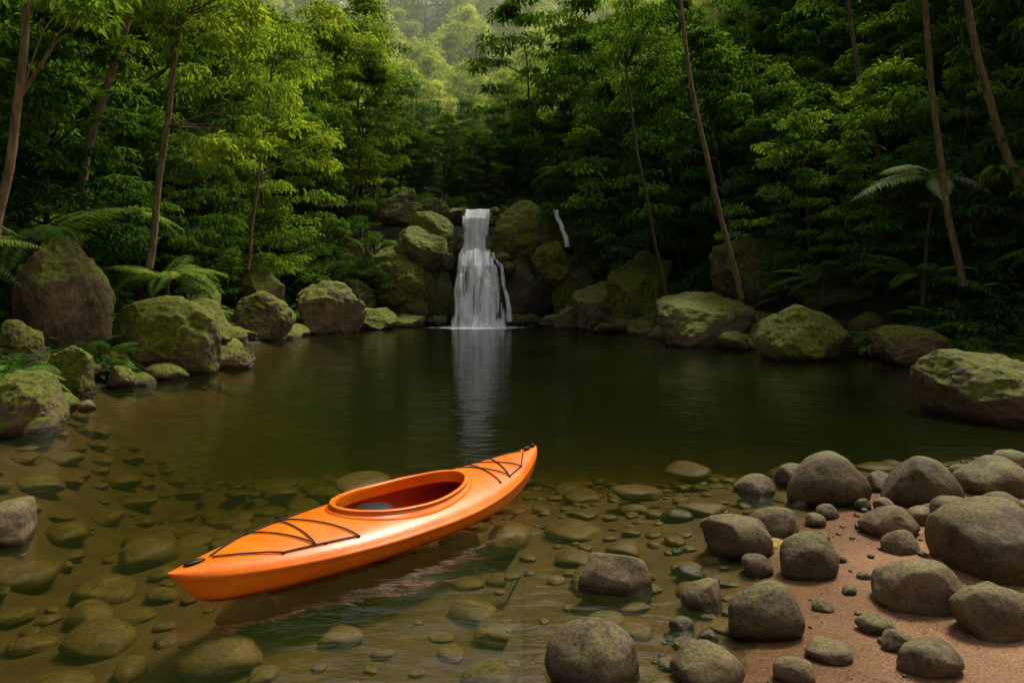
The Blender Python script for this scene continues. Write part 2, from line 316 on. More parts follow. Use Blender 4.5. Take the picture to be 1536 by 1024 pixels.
def scatter_mass(name,items,mat,levels=(3,),seed=0,ang=.25):
    tm=[(rock_shape(n,seed+i,ang,.06),np.array(ICO[n][1]),n) for n in levels for i in range(6)]
    Vs=[];Fs=[];c=0
    for (x,y,z,w,dp,h) in items:
        V,Fx,n=random.choice(tm)
        a=random.uniform(0,6.28);ca,sa=math.cos(a),math.sin(a)
        P=V*np.array([w/2,dp/2,h/2]);P=P@np.array([[ca,sa,0],[-sa,ca,0],[0,0,1]])+np.array([x,y,z])
        Vs.append(P);Fs.append(Fx+c);c+=len(P)
    me=bpy.data.meshes.new(name);me.from_pydata(np.concatenate(Vs).tolist(),[],np.concatenate(Fs).tolist())
    me.polygons.foreach_set('use_smooth',[True]*len(me.polygons));me.materials.append(mat)
    return link(bpy.data.objects.new(name,me))
it=[];pl=[]
for _ in range(9000):
    x=random.uniform(-7.5,4.5);y=random.uniform(2.0,11)
    if dist(x,y)>-.1: continue
    big=1-ss(-1.5,1,x)
    w=(random.choice([.3,.42,.55,.65]) if _<2500 and random.random()<.3+.7*big else random.choice([.1,.15,.22]))*random.uniform(.8,1.15)
    if any((x-a)**2+(y-b)**2<((w+c)*.45)**2 for a,b,c in pl): continue
    if len(pl)>680: break
    pl.append((x,y,w));z=height(x,y);hh=w*random.uniform(.32,.45)
    hh=min(hh,max(.04,-z*1.2))
    it.append((x,y,z+hh*.18,w,w*random.uniform(.7,.95),hh))
it+= [(1.92,7.5,-.15,.7,.5,.2),(1.7,6.0,-.09,.5,.35,.12),(-1.6,7.2,-.2,.7,.5,.2),(1.2,6.6,-.13,.5,.4,.14)]
scatter_mass('submerged_stones',it,rock_under,(4,),40,.3)
it=[]
for _ in range(5200):
    x=random.uniform(-.3,6.5);y=random.uniform(2.2,8.3);d=dist(x,y)
    if d<-.9: continue
    if random.random()>(.4 if d>0 else .5)*(.4+.9*max(0,nz(x,y,9,1.1)+.35)): continue
    w=.010+.085*random.random()**4
    it.append((x,y,height(x,y)+w*.12,w*1.2,w,w*.65))
scatter_mass('pebbles',it,rock_river,(2,3),60)
it=[]
for _ in range(1000):
    y=random.uniform(8.5,39);side=random.random()<.5
    xsr=interp(y,XL) if side else interp(y,XR)
    o_=random.uniform(-.3,2.4);x=xsr-o_ if side else xsr+o_
    if random.random()<.3: continue
    w=random.uniform(.2,.9)*(1+.02*y)
    it.append((x,y,max(height(x,y),-.05)+w*.1,w,w*.85,w*.6))
scatter_mass('shoreline_rocks',it,rock_mossy,(4,),80,.6)

# ------------------------------------------------------------------ vegetation prototypes
def tree_mesh(name,H,R,nc,nl,L,mat,low=.08,limbs=7,seed=0):
    B=MB();r=random.Random(seed)
    top=H*.82;bx,by=r.uniform(-.5,.5),r.uniform(-.5,.5)
    path=[(bx*(i/7)**2+.08*math.sin(i*1.3+seed),by*(i/7)**2,top*i/7-.6) for i in range(8)]
    tube(B,path,np.linspace(.11,.03,8),6)
    for _ in range(limbs):
        i=r.randint(2,6);a=r.uniform(0,6.28);l=R*r.uniform(.5,.9);p0=np.array(path[i])
        tube(B,[p0+np.array([math.cos(a)*l*t,math.sin(a)*l*t,l*.6*t-.15*l*t*t]) for t in(0,.33,.66,1)],[.05,.035,.025,.01],5)
    for k in range(nc):
        a=r.uniform(0,6.28);u=r.uniform(low,1.0)
        prof=math.sin(math.pi*min(1,max(0,(u-low*.3)/(1-low*.3)))**.85)**.6
        am=1+.28*math.sin(2*a+seed)+.18*math.sin(5*a+u*7+seed)
        rr=R*prof*am*r.uniform(.55,1.0)
        c=(bx*u+rr*math.cos(a),by*u+rr*math.sin(a),H*u)
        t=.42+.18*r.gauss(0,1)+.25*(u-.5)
        clump(B,c,r.uniform(.5,1.0)*R*.30,nl,L,t,droop=r.uniform(.3,.9),flat=r.uniform(.35,.7))
    return B.mesh(name,[mat,bark],None)
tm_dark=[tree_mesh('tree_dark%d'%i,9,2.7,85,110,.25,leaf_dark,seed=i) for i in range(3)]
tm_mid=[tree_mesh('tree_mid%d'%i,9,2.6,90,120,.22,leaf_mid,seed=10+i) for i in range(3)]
tm_far=[tree_mesh('tree_far%d'%i,9,2.9,80,95,.24,leaf_far_hazed,seed=20+i) for i in range(2)]
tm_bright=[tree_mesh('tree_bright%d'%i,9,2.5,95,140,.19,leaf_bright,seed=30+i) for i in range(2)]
def shrub_mesh(name,R,nc,nl,L,mat,wr=.42,seed=0):
    B=MB();r=random.Random(seed)
    for k in range(nc):
        a=r.uniform(0,6.28);q=R*math.sqrt(r.random());z=R*.9*math.sqrt(max(0,1-(q/R)**2))*r.uniform(.3,1)
        c=(q*math.cos(a),q*math.sin(a),z);clump(B,c,R*.4,nl,L,.42+.15*r.gauss(0,1),droop=.6,wr=wr)
        tube(B,[(0,0,-.2),(c[0]*.5,c[1]*.5,z*.6),c],[.03,.02,.008],4)
    return B.mesh(name,[mat,bark],None)
sh=[shrub_mesh('shrub%d'%i,1.2,16,70,.2+.06*i,[leaf_dark,leaf_mid,leaf_mid][i],seed=50+i) for i in range(3)]
sh_small=[shrub_mesh('shrub_small%d'%i,1.0,14,90,.11,leaf_mid,seed=60+i) for i in range(2)]
def frond(B,p0,az,Lf,rise,droop,tint,leaf=.34,pairs=30,mat=0,wr=.13):
    P=[];n=14
    for i in range(n+1):
        t=i/n;h=Lf*(t-.12*t*t*droop);P.append((p0[0]+math.cos(az)*h,p0[1]+math.sin(az)*h,p0[2]+Lf*(rise*t-droop*t*t)))
    P=np.array(P);tube(B,P,np.linspace(.014,.003,n+1),4,mat=1)
    T=norm(np.gradient(P,axis=0));side=np.array([-math.sin(az),math.cos(az),0])
    C=[];A=[];LL=[];NN=[]
    for k in range(pairs):
        t=.12+.88*k/pairs;f=t*n;i=min(n-1,int(f));q=P[i]*(1-f+i)+P[i+1]*(f-i);tt=T[i]
        l=leaf*math.sin(math.pi*min(1,(t*.93+.07))**.8)**.7*(1 if t<.95 else .7)
        for s in(-1,1):
            C.append(q);A.append(side*s+tt*.45+np.array([0,0,-.22])+rng.normal(size=3)*.04);LL.append(max(.03,l));NN.append(np.cross(tt,side)*1.0)
    NN=np.array(NN);NN[NN[:,2]<0]*=-1
    LL=np.array(LL)*Lf/1.6
    add_leaves(B,np.array(C),np.array(A),NN,LL,np.maximum(.03,LL*wr),np.clip(tint+rng.normal(size=len(LL))*.06,0,1),mat)
def fern_mesh(name,nf,Lf,mat,trunk=0,seed=0,leaf=.34,pairs=30,wr=.13):
    B=MB();r=random.Random(seed)
    if trunk: tube(B,[(0,0,-.5),(.05,0,trunk*.5),(0,.05,trunk)],[.09,.07,.06],8)
    for i in range(nf):
        frond(B,(0,0,trunk),i*2.4+r.uniform(-.3,.3),Lf*r.uniform(.75,1.1),r.uniform(.35,1.0),r.uniform(.5,.95),.5+.15*r.gauss(0,1),leaf,pairs,wr=wr)
    return B.mesh(name,[mat,bark],None)
fern_g=[fern_mesh('fern%d'%i,11,1.5,[leaf_mid,leaf_bright,leaf_mid][i],0,70+i) for i in range(3)]
fern_t=[fern_mesh('tree_fern%d'%i,14,2.2,leaf_mid,1.6+.5*i,80+i) for i in range(2)]

def place(meshes,x,y,s,parent,name,zoff=0,sz=None,z=None):
    o_=bpy.data.objects.new(name,random.choice(meshes))
    o_.location=(x,y,(height(x,y) if z is None else z)+zoff);o_.rotation_euler=(random.uniform(-.08,.08),random.uniform(-.08,.08),random.uniform(0,6.28))
    o_.scale=(s,s,s*(sz or random.uniform(.85,1.25)));o_.parent=parent;col.objects.link(o_);return o_
forest=empty('rainforest_trees');P=[]
for x,y,s,b in [(-12.4,29,1.25,1),(-12.8,24,1.2,0),(-11.9,33.5,1.3,1),(-12.6,37.5,1.35,1),(-13.5,33,1.5,1),(-14,39,1.5,0),(-13,45,1.5,1),(-10.9,49,1.6,1),(-10.3,44.5,1.2,1),
                (6.5,40,1.3,0),(8.5,34,1.3,1),(8.0,44,1.5,1),(4.3,46,1.25,0),(10.5,38,1.4,0),(5,51,1.7,1),(2.0,51,1.5,0),(-15.5,28,1.4,0),(9.6,29.5,1.2,0)]:
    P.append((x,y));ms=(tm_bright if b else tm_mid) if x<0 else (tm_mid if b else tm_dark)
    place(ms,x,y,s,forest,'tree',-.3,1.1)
for x,y,s in [(-7.5,49,.75),(-5,50,.8),(-2.4,49.5,.75),(-.3,50.5,.8),(-6.3,54,1.0),(-3.6,56,1.0),(-8.8,53,1.2),(-.6,55,1.1)]:
    P.append((x,y));place(tm_mid+tm_dark[:1],x,y,s,forest,'tree',-.3,1.0)
tries=0
while tries<9000 and len(P)<345:
    tries+=1
    y=9+125*random.random()**1.3
    side=-1 if random.random()<.5 else 1
    e=interp(y,XL) if side<0 else interp(y,XR)
    x=e+side*(2.8+ (18+y*.25)*random.random()**1.2) if y<44 else random.uniform(-.62*y,.55*y)
    if abs(x)/max(y,1)>.98: continue
    if y>=38 and y<62 and abs(x-(-.115*y))<3+.07*y: continue
    if y<44 and dist(x,y)<2.6: continue
    if side>0 and y<13: continue
    s=.75+.35*random.random()+max(0,y-40)*.011
    md=2.15*s+max(0,y-45)*.03
    if any((x-a)**2+(y-b)**2<md*md for a,b in P): continue
    P.append((x,y))
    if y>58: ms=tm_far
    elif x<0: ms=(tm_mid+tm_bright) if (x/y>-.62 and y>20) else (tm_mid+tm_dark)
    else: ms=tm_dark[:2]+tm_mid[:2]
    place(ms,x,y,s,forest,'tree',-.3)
for k in range(46):
    side=-1 if k%2 else 1
    y=8+ (k//2)*1.75
    e=interp(y,XL) if side<0 else interp(y,XR)
    x=e+side*random.uniform(13,21)
    place(tm_mid,x,y,random.uniform(1.6,2.0) if side<0 else random.uniform(1.2,1.5),forest,'canopy_tree',0,1.1)
under=empty('undergrowth')
for _ in range(720):
    y=9+40*random.random()**1.3
    side=-1 if random.random()<.5 else 1
    e=interp(y,XL) if side<0 else interp(y,XR)
    x=e+side*(.7+6.4*random.random()**1.5)
    if abs(x)/y>1.0 or (y>37 and -9<x<4.5): continue
    if side>0 and y<12: continue
    if 9<x<15 and 20<y<27 and random.random()<.6: continue
    near=abs(x-e)<2.2
    k=random.random()
    if k<.5: place(sh,x,y,random.uniform(.35,.6) if near else random.uniform(.5,1.15),under,'shrub',-.05)
    else: place(fern_g,x,y,random.uniform(.5,.85) if near else random.uniform(.6,1.25),under,'fern',.1 if near else 0)
for x,y,z in [(-9.5,38,4.2),(-8.2,37.6,3.0),(-9.2,37,2.2),(-7.6,37.8,4.6),(-10,37.5,5.2),(-6.9,37.9,2.4),(-8.6,39,5.6),(-5.5,42.5,7.2),(-8.5,42,7.2),(-7.5,37.4,1.6),(2.4,42,7.0),(4.4,39.5,6.2),(5.2,38,5.2),(3.4,42.6,7.0),(-1,46,7),(1,46,7),(-3.5,47,7.4),(-5.8,46.5,8),(5.6,36.8,4.6),(6.3,35.6,4.2),(-9.8,36,3.4),(-10.6,34.8,3.0),(-2,47,7.2),(-7,47,8),(-4.6,48,7.6),(.5,47.5,7.4)]:
    place(sh_small if x<0 else sh,x,y,random.uniform(1.0,1.5),under,'shrub',z=z,zoff=-.4)

for x,y,s in [(-10.6,15,1.1),(-11.5,18.5,1.2),(-9.6,19,.9),(-12.5,14.5,1.1),(-10.5,12.2,.9),(11.9,19.8,1.0),(14.2,20,1.1),(10.2,22.5,.9),(13.8,16.2,1.0),(3.6,43,1.5),(16,19,1.2)]:
    z=height(x,y);o_=bpy.data.objects.new('tree_fern',random.choice(fern_t));o_.location=(x,y,z);o_.scale=(s,)*3;o_.rotation_euler=(0,0,random.uniform(0,6));link(o_)
leaf_pale=mat_leaf('leaf_pale',[(0,(.20,.28,.12)),(.5,(.34,.44,.22)),(1,(.46,.54,.30))])
palm=empty('palm_plant',(11.9,19.2,5.0))
B=MB()
for az_,l,ri,dr in [(math.pi*1.0,2.6,.30,.55),(math.pi*1.09,2.1,.62,.6),(2.6,2.0,.5,.6),(4.3,1.6,.2,.7),(.5,2.0,.4,.7),(5.4,1.8,.3,.8)]: frond(B,(0,0,0),az_,l,ri,dr,.6,.42,34,wr=.14)
link(bpy.data.objects.new('fronds',B.mesh('fronds',[leaf_pale,bark],None)),palm)
B=MB();tube(B,[(-.3,.2,-4.4),(-.15,.1,-1.5),(0,0,0)],[.07,.055,.04],8)
link(bpy.data.objects.new('stem',B.mesh('stem',[bark,bark],True)),palm)
B=MB();tube(B,[(0,0,-2.5),(-.1,0,-1),(0,0,0)],[.09,.07,.06],8)
for i in range(9): frond(B,(0,0,0),i*.7,1.9,.4,.85,.5,.42,26,wr=.14)
o_=bpy.data.objects.new('palm_plant',B.mesh('palm_plant2',[leaf_mid,bark],None));o_.location=(14.4,19,height(14.4,19)+1.3);link(o_)

def slender(pts,r0,r1,crown,mat,cl_n=26,R=1.4,L=.2,extra=(),bk=None):
    B=MB();base=np.array(pts[0]);Q=np.array(pts)-base
    t=np.linspace(0,len(Q)-1,18);path=np.stack([np.interp(t,range(len(Q)),Q[:,i]) for i in range(3)],1)
    path[:,0]+=.05*np.sin(np.arange(18)*1.1)
    for _ in range(3):
        pp=path.copy()
        path[1:-1]=pp[1:-1]*.5+pp[:-2]*.25+pp[2:]*.25
    tube(B,path,np.linspace(r0*.62,r1*.6,18),9)
    for _ in range(cl_n):
        d=norm(rng.normal(size=3));c=path[-1]+d*R*rng.uniform(.3,1)*np.array([1,1,.7])+np.array([0,0,crown])
        clump(B,c,R*.35,90,L,.5+.15*rng.normal(),droop=.6)
        if rng.random()<.4: tube(B,[path[-2],(path[-2]+c)/2+np.array([0,0,.1]),c],[r1*.6,r1*.4,.008],5)
    for s,c,rc,n in extra:
        c=np.array(c)-base;s0=path[int(s*17)]
        for _ in range(n):
            q=c+rng.normal(size=3)*rc*np.array([.6,.5,.35]);clump(B,q,.38,75,L,.6+.15*rng.normal(),droop=.7)
            tube(B,[s0,(s0*.5+q*.5)+np.array([0,0,.25]),q],[.022,.012,.006],5)
    o_=bpy.data.objects.new('slender_tree',B.mesh('slender_tree',[mat,bk or bark_light],None));o_.location=base;link(o_)
slender([(-8.5,16,2.4),(-8.2,16,5),(-7.8,16,8),(-7.4,16,10.5)],.14,.07,.3,leaf_bright,30,1.9,.2,[(.45,(-6.5,15.6,5.3),.8,11),(.7,(-8.6,15.5,8.0),1.1,14),(.75,(-6.4,16,8.0),1.2,18)])
slender([(-10.8,17,3),(-10.6,17,5.5),(-9.9,17.3,8),(-9.4,17.5,11)],.2,.1,.3,leaf_mid,24,1.8)
slender([(-7.7,10,2.0),(-7.45,10,3.2),(-7.15,10,5),(-7.1,10,8)],.12,.08,.3,leaf_mid,20,1.8,.2,[(.6,(-6.6,10.5,6.0),.6,4)])
slender([(-8.9,23,2.6),(-8.7,23,4.5),(-8.3,23,7.5),(-8,23,10)],.09,.05,.3,leaf_bright,26,1.8)
slender([(7.4,22,1.6),(6.8,22,4),(6.0,22,7.2),(5.35,22,11.2),(5.3,22,14)],.15,.09,.3,leaf_mid,24,2)
slender([(11.9,18,2.0),(11.5,18,3.8),(11.2,18,6),(10.85,18,9.6),(10.7,18,12)],.15,.1,.3,leaf_dark,24,2)
slender([(12.7,17,4.2),(12.2,17,5.6),(11.6,17,7.5),(11.2,17,10),(11,17,12)],.17,.11,.3,leaf_dark,24,2)
slender([(13.4,24,5.0),(12.9,24,6.6),(12.2,24,9),(11.7,24,13)],.17,.1,.3,leaf_dark,24,2)
slender([(5.9,26,1.7),(5.3,26,4.5),(4.6,26,8),(4.3,26,11)],.11,.07,.3,leaf_dark,24,2,bk=bark)
slender([(13.6,20,4.5),(13.3,20,7),(13.1,20,11)],.1,.06,.3,leaf_dark,20,2,bk=bark)

# ------------------------------------------------------------------ waterfall
def mat_fall(name,lo,hi,sx):
    m,nt,N,Lk=newmat(name)
    geo=N('ShaderNodeNewGeometry');mp=N('ShaderNodeMapping');mp.inputs['Scale'].default_value=(sx,1.2,.5);Lk(geo.outputs['Position'],mp.inputs[0])
    n=N('ShaderNodeTexNoise');setin(n,Scale=1.0,Detail=7.0,Roughness=.66,Distortion=.3);Lk(mp.outputs[0],n.inputs['Vector'])
    at=N('ShaderNodeAttribute',attribute_name='tint')
    a=math_(N,'ADD');Lk(n.outputs['Fac'],a.inputs[0]);Lk(at.outputs['Fac'],a.inputs[1])
    mr=maprange(N,lo,hi);Lk(a.outputs[0],mr.inputs[0])
    r=ramp(N,[(.32,(.5,.55,.58)),(.45,(.88,.90,.92)),(.56,(.97,.97,.98))]);Lk(n.outputs['Fac'],r.inputs[0])
    d=N('ShaderNodeBsdfDiffuse');Lk(r.outputs[0],d.inputs['Color']);t=N('ShaderNodeBsdfTranslucent');Lk(r.outputs[0],t.inputs['Color'])
    m1=N('ShaderNodeMixShader');m1.inputs[0].default_value=.5;Lk(d.outputs[0],m1.inputs[1]);Lk(t.outputs[0],m1.inputs[2])
    b=N('ShaderNodeBump');setin(b,Strength=.6,Distance=.12);Lk(n.outputs['Fac'],b.inputs['Height']);Lk(b.outputs[0],d.inputs['Normal'])
    tr=N('ShaderNodeBsdfTransparent');m2=N('ShaderNodeMixShader');Lk(mr.outputs[0],m2.inputs[0]);Lk(tr.outputs[0],m2.inputs[1]);Lk(m1.outputs[0],m2.inputs[2])
    o=N('ShaderNodeOutputMaterial');Lk(m2.outputs[0],o.inputs[0]);return m
mf=mat_fall('falling_water',.42,.62,5)
wf=empty('waterfall',(0,0,0))
def sheet(name,prof,mat,parent,nu=30,nv=80,amp=.12,seed=0,dens=.2,edge_j=.28):
    B=MB();V=[];T=[]
    for j in range(nv+1):
        v=j/nv
        xl,xr,yy,zz=[interp(v,[(p[0],p[k]) for p in prof]) for k in(1,2,3,4)]
        dn=dens if len(prof[0])<6 else interp(v,[(p[0],p[5]) for p in prof])
        for i in range(nu+1):
            u=i/nu;e=min(u,1-u)*2
            x=xl+(xr-xl)*u+nz(u*2.5,v*4,seed,1)*edge_j
            y=yy-amp*nz(x*2.2,zz*.5,seed,1)*2-.35*math.sin(math.pi*u)**.5*(.4+.6*v)
            V.append((x,y,zz));T.append(dn*min(1,e*3.5)-(.28 if e<.1 else 0)-.12*(1-min(1,e*1.6)))
    F=[(j*(nu+1)+i,j*(nu+1)+i+1,(j+1)*(nu+1)+i+1,(j+1)*(nu+1)+i) for j in range(nv) for i in range(nu)]
    B.add(V,F,0,T);o_=bpy.data.objects.new(name,B.mesh(name,[mat],True));link(o_,parent)
sheet('upper_fall',[(0,-2.8,-1.15,41.3,6.85),(.12,-2.95,-1.1,39.9,6.7),(.25,-2.98,-1.2,39.2,6.1),(.6,-2.85,-1.35,38.75,4.8),(1,-3.05,-1.2,38.4,3.4)],mf,wf,seed=3,dens=.29)
sheet('lower_fall',[(0,-2.95,-1.2,38.5,4.3),(.1,-3.05,-1.05,38.1,3.8),(.25,-3.15,-.85,37.7,3.3),(.5,-3.25,-.5,37.45,2.2),(.75,-3.35,-.2,37.15,1.1),(1,-3.5,.05,36.95,-.05)],mf,wf,nu=44,seed=8,dens=.16,amp=.3)
sheet('lower_fall_front',[(0,-2.7,-1.5,38.2,4.2),(.4,-2.98,-1.0,37.35,2.7),(.8,-3.25,-.45,36.95,.8),(1,-3.4,-.15,36.75,-.05)],mf,wf,nu=40,seed=14,dens=.12,amp=.35)
sheet('side_strand',[(0,-1.2,-.95,38.4,4.1),(.4,-.75,-.45,37.9,3.2),(.7,-.45,-.2,37.4,1.9),(1,-.35,.1,36.9,.3)],mf,wf,nu=12,seed=31,dens=.06,amp=.1,edge_j=.2)
sheet('splash_spray',[(0,-3.2,-.3,36.6,1.1,-.20),(.5,-3.5,-.0,36.45,.55,0.0),(1,-3.8,.35,36.3,-.02,.16)],mat_fall('spray',.44,.74,2.2),wf,nu=40,seed=41,amp=.35)
side=empty('small_waterfall')
sheet('thread',[(0,2.3,2.65,38.2,6.45),(.3,2.42,2.65,37.8,5.9),(.5,2.6,2.87,37.5,5.5),(1,2.8,3.2,37.0,4.3)],mf,side,nu=10,nv=40,amp=.05,seed=21,dens=.13,edge_j=.12)
m,nt,N,Lk=newmat('foam')
geo=N('ShaderNodeNewGeometry');n=N('ShaderNodeTexNoise');setin(n,Scale=2.2,Detail=9.0,Roughness=.75);Lk(geo.outputs['Position'],n.inputs['Vector'])
at=N('ShaderNodeAttribute',attribute_name='tint');a=math_(N,'ADD');Lk(n.outputs['Fac'],a.inputs[0]);Lk(at.outputs['Fac'],a.inputs[1])
mr=maprange(N,.62,1.05);Lk(a.outputs[0],mr.inputs[0])
d=N('ShaderNodeBsdfDiffuse');d.inputs['Color'].default_value=(.85,.87,.88,1);tr=N('ShaderNodeBsdfTransparent');mx=N('ShaderNodeMixShader')
Lk(mr.outputs[0],mx.inputs[0]);Lk(tr.outputs[0],mx.inputs[1]);Lk(d.outputs[0],mx.inputs[2]);o=N('ShaderNodeOutputMaterial');Lk(mx.outputs[0],o.inputs[0])
B=MB();V=[];T=[]
for j in range(17):
    for i in range(60):
        a=2*math.pi*i/60;r=j/16;V.append((-1.7+3.6*r*math.cos(a),36.4+3.6*r*math.sin(a),.006));T.append(.62*(1-r)-.06)
F=[(j*60+i,j*60+(i+1)%60,(j+1)*60+(i+1)%60,(j+1)*60+i) for j in range(16) for i in range(60)]
B.add(V,F,0,T);link(bpy.data.objects.new('foam',B.mesh('foam',[m],True)),wf)

# ------------------------------------------------------------------ kayak
def mat_plain(name,c,rough,spec=.5,bump=0,c2=None):
    m,nt,N,Lk=newmat(name);p=N('ShaderNodeBsdfPrincipled');p.inputs['Roughness'].default_value=rough;p.inputs['Specular IOR Level'].default_value=spec
    tc=N('ShaderNodeTexCoord');n=N('ShaderNodeTexNoise');setin(n,Scale=3.0,Detail=9.0,Roughness=.7);Lk(tc.outputs['Object'],n.inputs['Vector'])
    r=ramp(N,[(.35,c2 or tuple(x*.8 for x in c)),(.65,c)]);Lk(n.outputs['Fac'],r.inputs[0]);Lk(r.outputs[0],p.inputs['Base Color'])
    n2=N('ShaderNodeTexNoise');setin(n2,Scale=60.0,Detail=4.0);Lk(tc.outputs['Object'],n2.inputs['Vector'])
    mr=maprange(N,.3,.7,rough-.08,rough+.12);Lk(n.outputs['Fac'],mr.inputs[0]);Lk(mr.outputs[0],p.inputs['Roughness'])
    if bump:
        b=N('ShaderNodeBump');setin(b,Strength=.3,Distance=bump);Lk(n2.outputs['Fac'],b.inputs['Height']);Lk(b.outputs[0],p.inputs['Normal'])
    o=N('ShaderNodeOutputMaterial');Lk(p.outputs[0],o.inputs[0]);return m
orange=mat_plain('orange_plastic',(.76,.165,.003),.30,.35,.004,(.60,.11,.002))
orange_in=mat_plain('orange_plastic_inner',(.62,.07,.004),.5,.2,.003)
black=mat_plain('black_plastic',(.008,.008,.008),.55,.2,.002)
cordm=mat_plain('cord',(.01,.01,.01),.7,.3)
L_=3.42
def Wd(t): return .435*max(0,math.cos(math.pi/2*min(1,abs(t))**1.15))**.84+.022*(1-abs(t)**6)+.012
def Gu(t): return .125+(.03*abs(t)**3 if t<0 else .18*t**2.4)
def Ke(t): return -.06+(.10*abs(t)**9 if t<0 else .31*t**5)
def Cr(t): return .095*(1-t*t)+.03
prof_d=[(1.0,.0),(.96,.2),(.86,.46),(.68,.74),(.42,.92),(.18,.985),(0,1.0)]
def deckz(x,y):
    t=max(-1,min(1,2*x/L_));w=Wd(t);f=min(1,abs(y)/w)
    return Gu(t)+.016+Cr(t)*interp(-f,[(-a,b) for a,b in prof_d])
def section(t):
    w,g,k,c=Wd(t),Gu(t),Ke(t),Cr(t);h=g-k
    half=[(0,k),(.3,k+.004*h),(.58,k+.05*h),(.78,k+.2*h),(.89,k+.45*h),(.955,k+.75*h),(.985,k+.9*h),(1.035,g-.006),(1.04,g+.008)]
    half=[(a*w,z) for a,z in half]+[(a*w,g+.016+c*b) for a,b in prof_d]
    return half
st=[-1,-.992,-.975,-.95]+[ -.92+1.84*i/48 for i in range(49)]+[.95,.975,.992,1]
rings=[]
for t in st:
    hf=section(t);full=hf+[(-y,z) for y,z in reversed(hf[1:-1])]
    x=t*L_/2
    rk=[]
    for y,z in full:
        xx=x
        if t<-.8: xx+= .12*((-t-.8)/.2)**2*(1-(z-Ke(t))/(Gu(t)-Ke(t)+.03))
        rk.append((xx,y,z))
    rings.append(rk)
M_=len(rings[0]);V=[p for r in rings for p in r];F=[]
for i in range(len(rings)-1):
    for j in range(M_):
        F.append((i*M_+j,(i+1)*M_+j,(i+1)*M_+(j+1)%M_,i*M_+(j+1)%M_))
bm=bmesh.new();vs=[bm.verts.new(v) for v in V]
for f in F: bm.faces.new([vs[i] for i in f])
bm.faces.new([vs[j] for j in range(M_)]);bm.faces.new([vs[(len(rings)-1)*M_+j] for j in range(M_)][::-1])
bmesh.ops.recalc_face_normals(bm,faces=bm.faces)
me=bpy.data.meshes.new('hull_raw');bm.to_mesh(me);bm.free()
hull=bpy.data.objects.new('hull_raw',me);col.objects.link(hull)
s=hull.modifiers.new('s','SUBSURF');s.levels=1;s.render_levels=1
s=hull.modifiers.new('t','SOLIDIFY');s.thickness=.012;s.offset=-1
cxk,ca,cb=.06,.60,.335
bm=bmesh.new();n=64;lo=[bm.verts.new((cxk+ca*math.cos(2*math.pi*i/n),cb*math.sin(2*math.pi*i/n)*(1-.08*math.cos(2*math.pi*i/n)),.09)) for i in range(n)]
hi=[bm.verts.new((v.co.x,v.co.y,.7)) for v in lo]
for i in range(n): bm.faces.new((lo[i],lo[(i+1)%n],hi[(i+1)%n],hi[i]))
bm.faces.new(lo[::-1]);bm.faces.new(hi)
mc=bpy.data.meshes.new('cut');bm.to_mesh(mc);bm.free();cut=bpy.data.objects.new('cut',mc);col.objects.link(cut)
s=hull.modifiers.new('b','BOOLEAN');s.operation='DIFFERENCE';s.object=cut;s.solver='EXACT'
dg=bpy.context.evaluated_depsgraph_get();fm=bpy.data.meshes.new_from_object(hull.evaluated_get(dg));fm.name='hull'
bpy.data.objects.remove(hull);bpy.data.objects.remove(cut)
fm.materials.clear();fm.materials.append(orange);fm.polygons.foreach_set('use_smooth',[True]*len(fm.polygons))
try: fm.set_sharp_from_angle(angle=math.radians(40))
except Exception as ex: print(ex)
kay=empty('kayak',(-.87,5.22,0))
link(bpy.data.objects.new('hull',fm),kay)
B=MB();V=[];n=96
pr=[(.062,-.012),(.058,.006),(.045,.012),(.024,.014),(.014,.026),(.026,.032),(.030,.038),(.024,.044),(.0,.044),(-.012,.039),(-.014,.026),(-.010,-.05)]
for i in range(n):
    a=2*math.pi*i/n
    for r,h in pr:
        A=ca+r;Bb=cb+r;x=cxk+A*math.cos(a);y=Bb*math.sin(a)*(1-.08*math.cos(a))
        x0=cxk+ca*math.cos(a);y0=cb*math.sin(a)
        zb=deckz(x,y) if r>.04 else deckz(x0,y0)
        V.append((x,y,zb+h))
k=len(pr);F=[(i*k+j,i*k+j+1,((i+1)%n)*k+j+1,((i+1)%n)*k+j) for i in range(n) for j in range(k-1)]
B.add(V,F,0)
o_=bpy.data.objects.new('cockpit_rim',B.mesh('cockpit_rim',[orange],True));link(o_,kay)
ms_=o_.modifiers.new('s','SUBSURF');ms_.levels=1;ms_.render_levels=1
# cockpit liner: floor with curved-up sides that closes off the bilge
B=MB();V=[];F=[];nn=30
fl=[(-1.0,.10),(-.93,.05),(-.75,.026),(0,.020),(.75,.026),(.93,.05),(1.0,.10)]
for i in range(nn+1):
    t=-.62+1.24*i/nn
    for y,z in fl: V.append((t*L_/2,y*Wd(t)*.90,z))
for i in range(nn):
    for j in range(6): F.append((i*7+j,(i+1)*7+j,(i+1)*7+j+1,i*7+j+1))
B.add(V,F,0);link(bpy.data.objects.new('cockpit_floor',B.mesh('cockpit_floor',[orange_in],True)),kay)
